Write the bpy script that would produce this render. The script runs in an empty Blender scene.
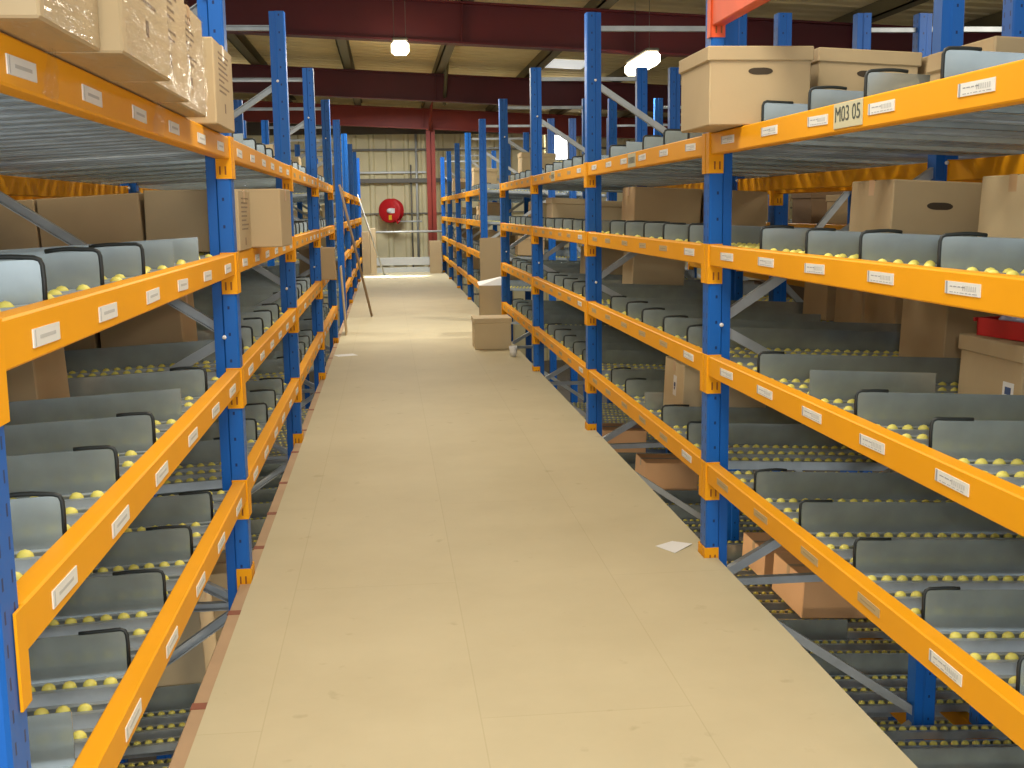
import bpy, math, random
from mathutils import Matrix, Vector
random.seed(7)
R = math.radians
C = bpy.context.scene.collection
scene = bpy.context.scene

# ---------------------------------------------------------------- camera
cam_d = bpy.data.cameras.new('camera'); cam = bpy.data.objects.new('camera', cam_d); C.objects.link(cam)
cam_d.sensor_width = 36; cam_d.lens = 1160.75 * 36 / 1024; cam_d.clip_start = .05; cam_d.clip_end = 200
rt = Vector((0.994216, -0.106472, -0.014076)); up = Vector((0.029711, 0.146718, 0.988732)); fw = Vector((0.103207, 0.983432, -0.149032))
m = Matrix((rt, up, -fw)).transposed().to_4x4(); m.translation = (0, 0, 1.4)
cam.matrix_world = m
scene.camera = cam
scene.view_settings.view_transform = 'Standard'; scene.view_settings.look = 'None'
scene.view_settings.gamma = 1; scene.view_settings.use_curve_mapping = False
scene.view_settings.exposure = 0.0
# ---------------------------------------------------------------- light
w = bpy.data.worlds.new('world'); scene.world = w; w.use_nodes = True
w.node_tree.nodes['Background'].inputs[0].default_value = (.86, .93, 1, 1)
w.node_tree.nodes['Background'].inputs[1].default_value = 1.25

def area(name, loc, size, power, color=(1, .93, .8), rot=(0, 0, 0), sy=None, spread=math.pi):
    l = bpy.data.lights.new(name, 'AREA'); l.energy = power; l.color = color; l.size = size
    if sy: l.shape = 'RECTANGLE'; l.size_y = sy
    l.spread = spread
    o = bpy.data.objects.new(name, l); C.objects.link(o); o.location = loc; o.rotation_euler = rot
    return o
# the hall's own lamps (the two seen in the photo have their housings further down)
LAMPS = [(.20, 13.0, 3.06, 62), (2.85, 13.0, 2.90, 80), (.3, 7.6, 3.35, 62), (.3, 3.0, 3.35, 72), (.3, -1.5, 3.3, 130),
         (4.6, 5.4, 3.05, 90), (-3.4, 6.5, 3.4, 110), (.22, 17.6, 3.2, 80), (3.4, 22, 3.2, 130), (-3.4, 14.5, 3.4, 120), (-3.2, 22, 3.4, 120)]
for i, (x, y, z, p) in enumerate(LAMPS):
    area('hall_lamp_light', (x, y, z - .06), .4 if i < 2 else 1.1, p, (1, .92, .78))
for x, y, z, p in LAMPS[:1] + LAMPS[2:]:                              # the same lamps also light the roof sheets
    l = bpy.data.lights.new('hall_lamp_upward', 'POINT'); l.energy = 11; l.color = (1, .90, .72); l.shadow_soft_size = .15
    o = bpy.data.objects.new('hall_lamp_upward', l); C.objects.link(o); o.location = (x, y, z + .02)
# unseen fill light added below the roof to brighten the far end
area('far_end_fill', (.3, 24.9, 3.6), 1.2, 170, (.95, .98, 1), sy=1.0)
for yy_ in (2.6, 6.2, 10.5):                                         # unseen fill lights added under the deck to brighten the boxes
    l = bpy.data.lights.new('under_deck_lamp', 'POINT'); l.energy = 55; l.color = (1, .84, .62); l.shadow_soft_size = .12
    o = bpy.data.objects.new('under_deck_lamp', l); C.objects.link(o); o.location = (.35, yy_, -.36)
# camera flash beside the lens
area('camera_flash', (.05, -.06, 1.50), .08, 21, (1, .97, .92), rot=(R(84), 0, R(-6)))
# streak of sun across the end of the deck
area('sun_streak', (.15, 25.2, 3.6), 1.1, 26, (1, .98, .92), rot=(R(0), 0, 0), sy=.10, spread=R(9))

# ---------------------------------------------------------------- materials
M = {}
def nt(name):
    mt = bpy.data.materials.new(name); mt.use_nodes = True
    return mt, mt.node_tree, mt.node_tree.nodes['Principled BSDF']
def mat(name, col, rough=.6, metal=0, noise=0, scale=8, bump=0, bscale=30, coat=0, spec=None, dark=None):
    mt, t, b = nt(name)
    b.inputs['Base Color'].default_value = (*col, 1); b.inputs['Roughness'].default_value = rough; b.inputs['Metallic'].default_value = metal
    if spec is not None: b.inputs['Specular IOR Level'].default_value = spec
    if coat: b.inputs['Coat Weight'].default_value = coat; b.inputs['Coat Roughness'].default_value = .15
    tc = t.nodes.new('ShaderNodeTexCoord')
    if noise:
        n = t.nodes.new('ShaderNodeTexNoise'); n.inputs['Scale'].default_value = scale; n.inputs['Detail'].default_value = 4
        t.links.new(tc.outputs['Object'], n.inputs['Vector'])
        r = t.nodes.new('ShaderNodeValToRGB'); r.color_ramp.elements[0].position = .3; r.color_ramp.elements[1].position = .7
        d = dark or tuple(c * (1 - noise) for c in col)
        r.color_ramp.elements[0].color = (*d, 1); r.color_ramp.elements[1].color = (*[min(1, c * (1 + noise * .6)) for c in col], 1)
        t.links.new(n.outputs['Fac'], r.inputs[0]); t.links.new(r.outputs[0], b.inputs['Base Color'])
    if bump:
        n = t.nodes.new('ShaderNodeTexNoise'); n.inputs['Scale'].default_value = bscale
        t.links.new(tc.outputs['Object'], n.inputs['Vector'])
        bp = t.nodes.new('ShaderNodeBump'); bp.inputs['Strength'].default_value = bump; bp.inputs['Distance'].default_value = .01
        t.links.new(n.outputs['Fac'], bp.inputs['Height']); t.links.new(bp.outputs[0], b.inputs['Normal'])
    M[name] = mt
    return mt
ORANGE = (.82, .355, .008)
mat('orange', ORANGE, .48, noise=.06, scale=3, spec=.15)
mat('orange_dark', (.25, .07, .005), .7)
mat('red_orange', (.78, .10, .02), .4, noise=.1)
mat('galv', (.42, .47, .50), .42, .6, noise=.25, scale=22)
mat('galv_plate', (.53, .60, .60), .25, .72, noise=.16, scale=9, bump=.04, bscale=6)
mat('galv_track', (.46, .51, .53), .42, .6, noise=.2, scale=12)
mat('brace', (.44, .47, .48), .45, .4, noise=.15, scale=10)
mat('wheel', (.78, .71, .16), .5)
mat('rubber', (.015, .02, .02), .55)
mat('kraft', (.455, .345, .195), .75, noise=.06, scale=3, bump=.05, bscale=40)
mat('kraft_brown', (.45, .32, .17), .78, noise=.08, scale=3)
mat('kraft_orange', (.86, .50, .25), .75, noise=.06, scale=3)  # kraft with warm light put into its colour, for below-deck cartons
mat('kraft_mid', (.27, .20, .11), .8)
mat('kraft_pale', (.60, .48, .29), .75, noise=.06, scale=3)
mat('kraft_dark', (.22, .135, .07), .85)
mat('tape', (.55, .36, .19), .3)
mat('ink', (.19, .13, .08), .8)
mat('hole', (.05, .035, .02), .9)
mat('white', (.78, .78, .76), .5)
mat('label', (.74, .74, .70), .45)
mat('label_old', (.46, .34, .17), .6)
mat('label_older', (.34, .25, .13), .6)
mat('ink_faint', (.5, .5, .48), .6)
mat('ink_grey', (.32, .33, .36), .6)
mat('ink_blue', (.05, .09, .22), .6)
mat('sign', (.55, .52, .34), .35)
mat('sign_ink', (.05, .06, .05), .5)
mat('red', (.55, .015, .02), .35)
mat('red_tray', (.50, .02, .02), .4)
mat('maroon', (.115, .007, .009), .5, noise=.2, scale=1.5)  # red of the nearer rafters, with their shade put into the colour
mat('rust_red', (.26, .028, .014), .55, noise=.2, scale=1.5)  # same red steel, brighter light at the far end put into the colour
mat('purlin', (.16, .14, .08), .6, .2)
mat('roof', (.80, .66, .36), .8, noise=.08, scale=.8)
mat('wall_sheet', (.80, .71, .43), .6, noise=.12, scale=1.2)
mat('wall_dark', (.12, .10, .08), .9)
mat('girt', (.20, .19, .16), .6)
mat('pale_steel', (.60, .62, .60), .4, .2)
mat('ground', (.16, .15, .14), .8, noise=.2, scale=.7)
mat('fascia', (.46, .30, .17), .75, noise=.1, scale=4)
mat('joist', (.26, .09, .05), .8)
mat('yellow', (.8, .5, .03), .5)
mat('wood_pole', (.30, .20, .12), .6)
mat('blueplastic', (.03, .17, .42), .4)
mat('clear_bag', (.45, .45, .62), .25)
def emis(name, col, s):
    mt, t, b = nt(name); b.inputs['Emission Color'].default_value = (*col, 1); b.inputs['Emission Strength'].default_value = s
    b.inputs['Base Color'].default_value = (*col, 1); M[name] = mt
emis('lamp_glow', (1, .88, .62), 9); emis('window_glow', (.95, .98, 1), 7); emis('skylight', (.9, .92, .9), .6)

# blue upright with rows of punched slots
mt, t, b = nt('blue'); M['blue'] = mt
b.inputs['Roughness'].default_value = .4; b.inputs['Specular IOR Level'].default_value = .35
tc = t.nodes.new('ShaderNodeTexCoord'); sx = t.nodes.new('ShaderNodeSeparateXYZ'); t.links.new(tc.outputs['Object'], sx.inputs[0])
def mth(op, a, bb=None, c=None):
    n = t.nodes.new('ShaderNodeMath'); n.operation = op
    for i, v in enumerate((a, bb, c)):
        if v is None: continue
        if isinstance(v, (int, float)): n.inputs[i].default_value = v
        else: t.links.new(v, n.inputs[i])
    return n.outputs[0]
zz = mth('ABSOLUTE', mth('SUBTRACT', mth('MODULO', sx.outputs[2], .05), .025)); zin = mth('LESS_THAN', zz, .010)
yy = mth('ABSOLUTE', mth('SUBTRACT', mth('ABSOLUTE', sx.outputs[1]), .022)); yin = mth('LESS_THAN', yy, .0035)
front = mth('LESS_THAN', sx.outputs[0], .004)
xx = mth('ABSOLUTE', mth('SUBTRACT', sx.outputs[0], .032)); xin = mth('LESS_THAN', xx, .004); zin2 = mth('LESS_THAN', mth('ABSOLUTE', mth('SUBTRACT', mth('MODULO', sx.outputs[2], .1), .05)), .006)
mask = mth('MAXIMUM', mth('MULTIPLY', mth('MULTIPLY', zin, yin), front), mth('MULTIPLY', mth('MULTIPLY', xin, zin2), mth('SUBTRACT', 1, front)))
mx = t.nodes.new('ShaderNodeMix'); mx.data_type = 'RGBA'; t.links.new(mask, mx.inputs[0])
mx.inputs[6].default_value = (.006, .112, .45, 1); mx.inputs[7].default_value = (.004, .025, .12, 1)
t.links.new(mx.outputs[2], b.inputs['Base Color'])

# deck: particle board sheets with fine joints, light scuffs
mt, t, b = nt('deck'); M['deck'] = mt
b.inputs['Roughness'].default_value = .6; b.inputs['Specular IOR Level'].default_value = .12
tc = t.nodes.new('ShaderNodeTexCoord'); mp = t.nodes.new('ShaderNodeMapping'); mp.inputs['Rotation'].default_value = (0, 0, R(90)); mp.inputs['Location'].default_value = (.65, .38, 0)
t.links.new(tc.outputs['Object'], mp.inputs[0])
br = t.nodes.new('ShaderNodeTexBrick'); br.inputs['Scale'].default_value = 1; br.inputs['Brick Width'].default_value = 2.4; br.inputs['Row Height'].default_value = .60
br.inputs['Mortar Size'].default_value = .0022; br.inputs['Mortar Smooth'].default_value = .3; br.inputs['Bias'].default_value = 0
br.inputs['Color1'].default_value = (.56, .492, .322, 1); br.inputs['Color2'].default_value = (.549, .482, .315, 1); br.inputs['Mortar'].default_value = (.50, .435, .275, 1)
t.links.new(mp.outputs[0], br.inputs[0])
n1 = t.nodes.new('ShaderNodeTexNoise'); n1.inputs['Scale'].default_value = 1.3; n1.inputs['Detail'].default_value = 6; n1.inputs['Roughness'].default_value = .65; t.links.new(tc.outputs['Object'], n1.inputs[0])
rr = t.nodes.new('ShaderNodeValToRGB'); rr.color_ramp.elements[0].position = .3; rr.color_ramp.elements[0].color = (.90, .89, .87, 1); rr.color_ramp.elements[1].position = .65; rr.color_ramp.elements[1].color = (1.0, 1.0, 1.0, 1)
t.links.new(n1.outputs[0], rr.inputs[0])
mx = t.nodes.new('ShaderNodeMix'); mx.data_type = 'RGBA'; mx.blend_type = 'MULTIPLY'; mx.inputs[0].default_value = 1
t.links.new(br.outputs[0], mx.inputs[6]); t.links.new(rr.outputs[0], mx.inputs[7])
n2 = t.nodes.new('ShaderNodeTexNoise'); n2.inputs['Scale'].default_value = 9; n2.inputs['Detail'].default_value = 3; t.links.new(tc.outputs['Object'], n2.inputs[0])
r2 = t.nodes.new('ShaderNodeValToRGB'); r2.color_ramp.elements[0].position = .25; r2.color_ramp.elements[0].color = (.8, .78, .74, 1); r2.color_ramp.elements[1].position = .33; r2.color_ramp.elements[1].color = (1, 1, 1, 1); t.links.new(n2.outputs[0], r2.inputs[0])
mx2 = t.nodes.new('ShaderNodeMix'); mx2.data_type = 'RGBA'; mx2.blend_type = 'MULTIPLY'; mx2.inputs[0].default_value = .7
t.links.new(mx.outputs[2], mx2.inputs[6]); t.links.new(r2.outputs[0], mx2.inputs[7]); t.links.new(mx2.outputs[2], b.inputs['Base Color'])

# clear stretch film
mt, t, b = nt('film'); M['film'] = mt
out = t.nodes['Material Output']; tr = t.nodes.new('ShaderNodeBsdfTransparent'); gl = t.nodes.new('ShaderNodeBsdfGlossy'); gl.inputs['Roughness'].default_value = .12
ms = t.nodes.new('ShaderNodeMixShader'); ms.inputs[0].default_value = .11
n = t.nodes.new('ShaderNodeTexNoise'); n.inputs['Scale'].default_value = 18; n.inputs['Detail'].default_value = 3; tc = t.nodes.new('ShaderNodeTexCoord'); mp = t.nodes.new('ShaderNodeMapping'); mp.inputs['Scale'].default_value = (1, .35, 1.6)
t.links.new(tc.outputs['Object'], mp.inputs[0]); t.links.new(mp.outputs[0], n.inputs[0])
bp = t.nodes.new('ShaderNodeBump'); bp.inputs['Strength'].default_value = .5; bp.inputs['Distance'].default_value = .02; t.links.new(n.outputs[0], bp.inputs['Height']); t.links.new(bp.outputs[0], gl.inputs['Normal'])
t.links.new(tr.outputs[0], ms.inputs[1]); t.links.new(gl.outputs[0], ms.inputs[2]); t.links.new(ms.outputs[0], out.inputs[0])

# ---------------------------------------------------------------- mesh helpers
class MB:
    def __init__(s): s.v = []; s.f = []; s.m = []; s.mats = []; s.sm = []
    def mi(s, name):
        if name not in s.mats: s.mats.append(name)
        return s.mats.index(name)
    def add(s, vs, fs, mn, smooth=False, mtx=None):
        o = len(s.v); k = s.mi(mn)
        for v in vs:
            v = Vector(v)
            if mtx: v = mtx @ v
            s.v.append(tuple(v))
        for f in fs: s.f.append(tuple(i + o for i in f)); s.m.append(k); s.sm.append(smooth)
        return s
    def box(s, x0, x1, y0, y1, z0, z1, mn, mtx=None, bev=0):
        if bev:
            return s.prism_bev(x0, x1, y0, y1, z0, z1, mn, mtx, bev)
        vs = [(x, y, z) for x in (x0, x1) for y in (y0, y1) for z in (z0, z1)]
        fs = [(0, 1, 3, 2), (4, 6, 7, 5), (0, 4, 5, 1), (2, 3, 7, 6), (0, 2, 6, 4), (1, 5, 7, 3)]
        return s.add(vs, fs, mn, mtx=mtx)
    def prism_bev(s, x0, x1, y0, y1, z0, z1, mn, mtx, b):
        # box chamfered on every edge
        vs = []; idx = {}
        for ix, x in enumerate((x0, x1)):
            for iy, y in enumerate((y0, y1)):
                for iz, z in enumerate((z0, z1)):
                    sx, sy, sz = (1, -1)[ix], (1, -1)[iy], (1, -1)[iz]
                    for a in range(3):
                        p = [x + sx * b, y + sy * b, z + sz * b]; p[a] = (x, y, z)[a]
                        idx[(ix, iy, iz, a)] = len(vs); vs.append(p)
        fs = []
        for i in (0, 1):
            fs.append([idx[(i, a, c, 0)] for a, c in ((0, 0), (0, 1), (1, 1), (1, 0))])
            fs.append([idx[(a, i, c, 1)] for a, c in ((0, 0), (0, 1), (1, 1), (1, 0))])
            fs.append([idx[(a, c, i, 2)] for a, c in ((0, 0), (0, 1), (1, 1), (1, 0))])
        for a in (0, 1):
            for c in (0, 1):
                fs.append([idx[(a, c, 0, 0)], idx[(a, c, 1, 0)], idx[(a, c, 1, 1)], idx[(a, c, 0, 1)]])
                fs.append([idx[(a, 0, c, 0)], idx[(a, 1, c, 0)], idx[(a, 1, c, 2)], idx[(a, 0, c, 2)]])
                fs.append([idx[(0, a, c, 1)], idx[(1, a, c, 1)], idx[(1, a, c, 2)], idx[(0, a, c, 2)]])
                for d in (0, 1): fs.append([idx[(a, c, d, 0)], idx[(a, c, d, 1)], idx[(a, c, d, 2)]])
        cen = Vector(((x0 + x1) / 2, (y0 + y1) / 2, (z0 + z1) / 2)); out = []
        for f in fs:
            p = [Vector(vs[i]) for i in f]; nrm = (p[1] - p[0]).cross(p[2] - p[0]); c = sum(p, Vector()) / len(p)
            out.append(f if nrm.dot(c - cen) > 0 else f[::-1])
        return s.add(vs, out, mn, mtx=mtx)
    def extr(s, prof, z0, z1, mn, mtx=None):   # closed xy profile, ccw, extruded along z
        n = len(prof)
        vs = [(x, y, z0) for x, y in prof] + [(x, y, z1) for x, y in prof]
        fs = [(i, (i + 1) % n, n + (i + 1) % n, n + i) for i in range(n)] + [tuple(range(n - 1, -1, -1)), tuple(range(n, 2 * n))]
        return s.add(vs, fs, mn, mtx=mtx)
    def tube(s, pts, r, mn, seg=8, smooth=True):
        pts = [Vector(p) for p in pts]; n = len(pts); vs = []
        prev = None
        for i, p in enumerate(pts):
            d = (pts[min(i + 1, n - 1)] - pts[max(i - 1, 0)]).normalized()
            a = prev if prev is not None else (Vector((0, 0, 1)) if abs(d.z) < .9 else Vector((1, 0, 0)))
            u = (a - d * a.dot(d)).normalized(); v = d.cross(u); prev = u
            rr = r[i] if isinstance(r, (list, tuple)) else r
            for k in range(seg):
                t = 2 * math.pi * k / seg; vs.append(p + (u * math.cos(t) + v * math.sin(t)) * rr)
        fs = [(i * seg + k, i * seg + (k + 1) % seg, (i + 1) * seg + (k + 1) % seg, (i + 1) * seg + k) for i in range(n - 1) for k in range(seg)]
        s.add(vs, fs, mn, smooth); o = len(s.v) - len(vs); k = s.mi(mn)
        s.f.append(tuple(o + i for i in range(seg - 1, -1, -1))); s.m.append(k); s.sm.append(False)
        s.f.append(tuple(o + (n - 1) * seg + i for i in range(seg))); s.m.append(k); s.sm.append(False)
        return s
    def lathe(s, prof, mn, seg=24, mtx=None, smooth=True):   # prof: (r, z)
        vs = [(r * math.cos(2 * math.pi * k / seg), r * math.sin(2 * math.pi * k / seg), z) for r, z in prof for k in range(seg)]
        fs = [(i * seg + k, i * seg + (k + 1) % seg, (i + 1) * seg + (k + 1) % seg, (i + 1) * seg + k) for i in range(len(prof) - 1) for k in range(seg)]
        return s.add(vs, fs, mn, smooth, mtx)
    def mesh(s, name):
        me = bpy.data.meshes.new(name); me.from_pydata(s.v, [], s.f)
        for q in s.mats: me.materials.append(M[q])
        me.polygons.foreach_set('material_index', s.m); me.polygons.foreach_set('use_smooth', s.sm); me.update()
        return me
def ob(name, me, parent=None, loc=(0, 0, 0), rot=(0, 0, 0)):
    if isinstance(me, MB): me = me.mesh(name)
    o = bpy.data.objects.new(name, me); C.objects.link(o); o.location = loc; o.rotation_euler = rot
    if parent: o.parent = parent
    return o
LABELS = {}
def tag(o, label, cat, group=None, kind=None):
    if label:
        assert 4 <= len(label.split()) <= 16, label
        assert label not in LABELS, label
        LABELS[label] = o
    o['label'] = label; o['category'] = cat
    if group: o['group'] = group
    if kind: o['kind'] = kind
    return o
def root(name, loc, label, cat, group=None, rz=0, ry=0):
    o = ob(name, None, None, loc, (0, ry, rz)); o.empty_display_size = .1
    return tag(o, label, cat, group)
def struct(name, me): o = ob(name, me); o['kind'] = 'structure'; return o

# ---------------------------------------------------------------- layout numbers (metres)
FR, FL = 1.239, -.565
BAY, S1 = 2.763, 4.508
def S(k): return S1 + (k - 1) * BAY         # far side of upright k
UW = .09
ZL = {4: 1.6745, 3: 1.2511, 2: .8187, 1: .3872, 0: -.045, -1: -.69, -2: -1.12}
LN = {4: 'top shelf', 3: 'second shelf down', 2: 'third shelf down', 1: 'fourth shelf down', 0: 'deck-level shelf', -1: 'first shelf below the deck', -2: 'second shelf below the deck'}
BN = {0: 'nearest bay', 1: 'second bay', 2: 'third bay', 3: 'fourth bay', 5: 'first bay past the gap', 6: 'second bay past the gap', 7: 'third bay past the gap', 8: 'last bay past the gap'}
ORD = ['first', 'second', 'third', 'fourth', 'fifth', 'sixth', 'seventh', 'eighth', 'ninth', 'tenth', 'eleventh', 'twelfth']
SIDE = {'R': 'right', 'L': 'left'}
GZ = -2.4
LW = (BAY - UW) / 6
SL = .05
def face(s): return FR if s == 'R' else FL
def X(s, off): return FR + off if s == 'R' else FL - off

# ---------------------------------------------------------------- the hall
fl = MB()
ys = [-1.2, 26.9]
eR, eL = 1.284, -.556
ptsR = []; ptsL = []
for k in range(-1, 10):
    a, c = S(k) - UW - .010, S(k) + .010
    if c < ys[0] or a > ys[1]: continue
    ptsR += [(eR, a), (FR - .009, a), (FR - .009, c), (eR, c)]
poly = [(eL, ys[0]), (eR, ys[0])] + ptsR + [(eR, ys[1]), (eL, ys[1])]
import bmesh
def poly_slab(name, poly, z0, z1, mn):
    bm = bmesh.new(); vs = [bm.verts.new((x, y, z1)) for x, y in poly]; f = bm.faces.new(vs)
    r = bmesh.ops.extrude_face_region(bm, geom=[f])
    for v in r['geom']:
        if isinstance(v, bmesh.types.BMVert): v.co.z = z0
    bmesh.ops.recalc_face_normals(bm, faces=bm.faces); bmesh.ops.triangulate(bm, faces=[f for f in bm.faces if len(f.verts) > 4])
    me = bpy.data.meshes.new(name); bm.to_mesh(me); bm.free(); me.materials.append(M[mn]); return me
struct('floor', poly_slab('floor', poly, -.038, 0, 'deck'))
# brown edging strip between the deck and the left rack
n_tr = 1
for k in range(-1, 9):
    a = max(ys[0], S(k) + .010); c = S(k + 1) - UW - .010
    b_ = MB(); b_.box(-.606, -.558, a, c, -.05, -.018, 'fascia', bev=.003); struct('trim_%d' % n_tr, b_); n_tr += 1
b_ = MB()
for x in (-.48, .35, 1.18):
    b_.box(x - .03, x + .03, ys[0], ys[1], -.26, -.10, 'girt')
struct('trim_%d' % n_tr, b_); n_tr += 1
y = .9; js = [.9, 1.7, 2.45, 3.28, 4.08, 4.9, 5.47, 6.1, 6.9, 7.6, 8.4, 9.2, 10.3, 11.4, 12.3, 13.6, 15.1, 16.6, 18, 19.6, 21.2, 22.9, 24.6, 26.2]
for y in js:
    b_ = MB(); b_.box(-.604, 1.288, y - .022, y + .022, -.10, -.052, 'joist'); b_.box(-.607, -.557, y - .022, y + .022, -.052, -.0165, 'joist'); struct('trim_%d' % n_tr, b_); n_tr += 1

g = MB(); g.box(-12, 12, -3, 29.4, GZ - .1, GZ, 'ground'); o = struct('floor_ground', g); o.name = 'floor_lower'
# roof: falls gently to the right, ribbed sheets
def rz(x): return 3.30 - .05 * x
def sheet(name, mn, a, b2, pitch, depth, place):   # trapezoid-ribbed sheet
    mb = MB(); us = []; u = a
    while u < b2:
        us += [(u, 0), (u + pitch * .62, 0), (u + pitch * .72, depth), (u + pitch * .9, depth)]; u += pitch
    us.append((b2, 0)); v0, v1 = place['v']
    vs = [place['p'](u, d, v) for v in (v0, v1) for u, d in us]; n = len(us)
    fs = [(i, i + 1, n + i + 1, n + i) for i in range(n - 1)]
    mb.add(vs, fs, mn); return mb
struct('ceiling', sheet('ceiling', 'roof', -3, 29.2, .33, .025, {'v': (-12, 12), 'p': lambda u, d, v: (v, u, rz(v) + .64 + d)}))
mb = sheet('wall_far', 'wall_sheet', -12, 12, .42, .045, {'v': (GZ, 4.7), 'p': lambda u, d, v: (u, 28.9 - d, v)})
struct('wall_far', mb)
b_ = MB(); b_.box(-12.1, -12, -3, 29.2, GZ, 4.7, 'wall_sheet'); struct('wall_left', b_)
b_ = MB(); b_.box(12, 12.1, -3, 29.2, GZ, 4.7, 'wall_sheet'); struct('wall_right', b_)
# portal rafters and columns
for i, (yy_, mn) in enumerate([(6.6, 'maroon'), (13.6, 'maroon'), (20.6, 'maroon'), (27.5, 'rust_red')]):
    b_ = MB(); A = math.atan(-.05)
    mtx = Matrix.Translation((0, yy_, rz(0))) @ Matrix.Rotation(-A, 4, 'Y')
    b_.box(-12, 12, -.10, .10, 0, .022, mn, mtx); b_.box(-12, 12, -.10, .10, .44, .462, mn, mtx); b_.box(-12, 12, -.008, .008, .02, .442, mn, mtx)
    for x in (-9, -4.5, 0.9, 5.5, 10): b_.box(x - .006, x + .006, -.09, .09, .02, .442, mn, mtx)
    o = struct('rafter', b_); o.name = 'trim_%d' % n_tr; n_tr += 1
b_ = MB(); b_.box(.965, 1.165, 27.40, 27.42, GZ, 3.22, 'rust_red'); b_.box(.965, 1.165, 27.6, 27.62, GZ, 3.22, 'rust_red'); b_.box(1.058, 1.072, 27.4, 27.6, GZ, 3.22, 'rust_red')
struct('trim_%d' % n_tr, b_); n_tr += 1
for yy_ in (20.75, 27.3):                                            # knee braces
    for sgn in (-1, 1):
        b_ = MB(); b_.tube([(1.06, yy_, rz(1.06) - .02), (1.06 + .02, yy_ - sgn * .8 + (.0), rz(1) + .60)], .035, 'purlin' if yy_ < 25 else 'rust_red', 6)
        struct('trim_%d' % n_tr, b_); n_tr += 1
for x in [-8.3, -6.75, -5.2, -3.67, -2.12, -.57, .98, 2.53, 4.08, 5.63, 7.2, 8.7]:   # purlins
    b_ = MB(); z0 = rz(x) + .47
    b_.box(x - .08, x - .06, -2.5, 28.6, z0, z0 + .165, 'purlin'); b_.box(x - .08, x + .07, -2.5, 28.6, z0, z0 + .015, 'purlin'); b_.box(x - .06, x + .08, -2.5, 28.6, z0 + .15, z0 + .166, 'purlin')
    struct('trim_%d' % n_tr, b_); n_tr += 1
# rails and pipes on the end wall
def hbar(y, z, h, d, mn, x0=-12, x1=12):
    global n_tr
    b_ = MB(); b_.box(x0, x1, y - d, y, z - h / 2, z + h / 2, mn, bev=.004); struct('trim_%d' % n_tr, b_); n_tr += 1
hbar(28.84, 2.12, .10, .12, 'girt'); hbar(28.84, 2.32, .05, .05, 'pale_steel', -3, 1.0); hbar(28.84, 2.86, .05, .05, 'girt'); hbar(28.84, 3.38, .30, .10, 'wall_dark')
hbar(28.84, .16, .06, .05, 'girt'); hbar(28.84, 1.33, .03, .03, 'girt')
b_ = MB(); b_.tube([(.76, 28.80, .2), (.76, 28.80, 3.3)], .03, 'pale_steel'); b_.tube([(.62, 28.8, .0), (.62, 28.8, 2.5)], .018, 'girt'); struct('trim_%d' % n_tr, b_); n_tr += 1
# skylight sheets
b_ = MB()
for (x0, x1, y0, y1) in [(2.75, 3.40, 19.2, 20.3)]:
    A = Matrix.Translation((0, 0, rz(0) + .628)) @ Matrix.Rotation(math.atan(.05), 4, 'Y'); b_.box(x0, x1, y0, y1, 0, .006, 'skylight', A)
struct('window_2', b_)
b_ = MB(); b_.box(3.98, 4.46, 28.78, 28.80, 2.60, 3.24, 'window_glow'); w1 = struct('window_1', b_)
b_ = MB()
for (a, c, d, e) in [(3.93, 3.98, 2.55, 3.29), (4.46, 4.51, 2.55, 3.29), (3.98, 4.46, 2.55, 2.6), (3.98, 4.46, 3.24, 3.29)]: b_.box(a, c, 28.76, 28.82, d, e, 'pale_steel')
ob('window_frame', b_, w1)
# handrail and kick panel at the end of the deck
r = root('guard_rail', (0, 26.86, 0), 'pale galvanised guard rail across the far end of the deck', 'railing')
b_ = MB(); b_.tube([(-.9, 0, .92), (1.35, 0, .92)], .024, 'pale_steel'); ob('top_rail', b_, r)
b_ = MB(); b_.box(-.9, 1.35, -.01, .01, .16, .34, 'pale_steel', bev=.004); ob('mid_rail', b_, r)
b_ = MB(); b_.box(-.9, 1.35, -.01, .01, -.02, .11, 'pale_steel', bev=.004); ob('kick_board', b_, r)
for x in (-.85, 1.3): b_ = MB(); b_.tube([(x, .02, -.03), (x, .02, .92)], .022, 'pale_steel'); ob('post', b_, r)

# ---------------------------------------------------------------- lamps
def lamp(x, y, z, label, L, ang):
    r = root('ceiling_lamp', (x, y, z), label, 'lamp', rz=ang)
    b_ = MB(); b_.box(-L / 2 + .01, L / 2 - .01, -.07, .07, .05, .085, 'girt', bev=.01); ob('housing', b_, r)
    b_ = MB(); b_.box(-L / 2, L / 2, -.085, .085, -.09, .05, 'lamp_glow', bev=.035); ob('diffuser', b_, r)
    h = rz(x) + .62 - z
    for q in (-1, 1): ob('hanger', MB().tube([(q * L / 3, 0, .08), (q * L / 3, 0, h)], .003, 'girt', 5), r)
lamp(.20, 13.0, 3.155, 'glowing lamp under the roof straight above the aisle', .19, 0)
lamp(2.86, 13.0, 2.985, 'glowing strip lamp under the roof above the right rack', 1.1, R(90))
for i, (x, y, z, p) in enumerate(LAMPS[2:]):
    if z > 0 and y > 1: pass

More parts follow.
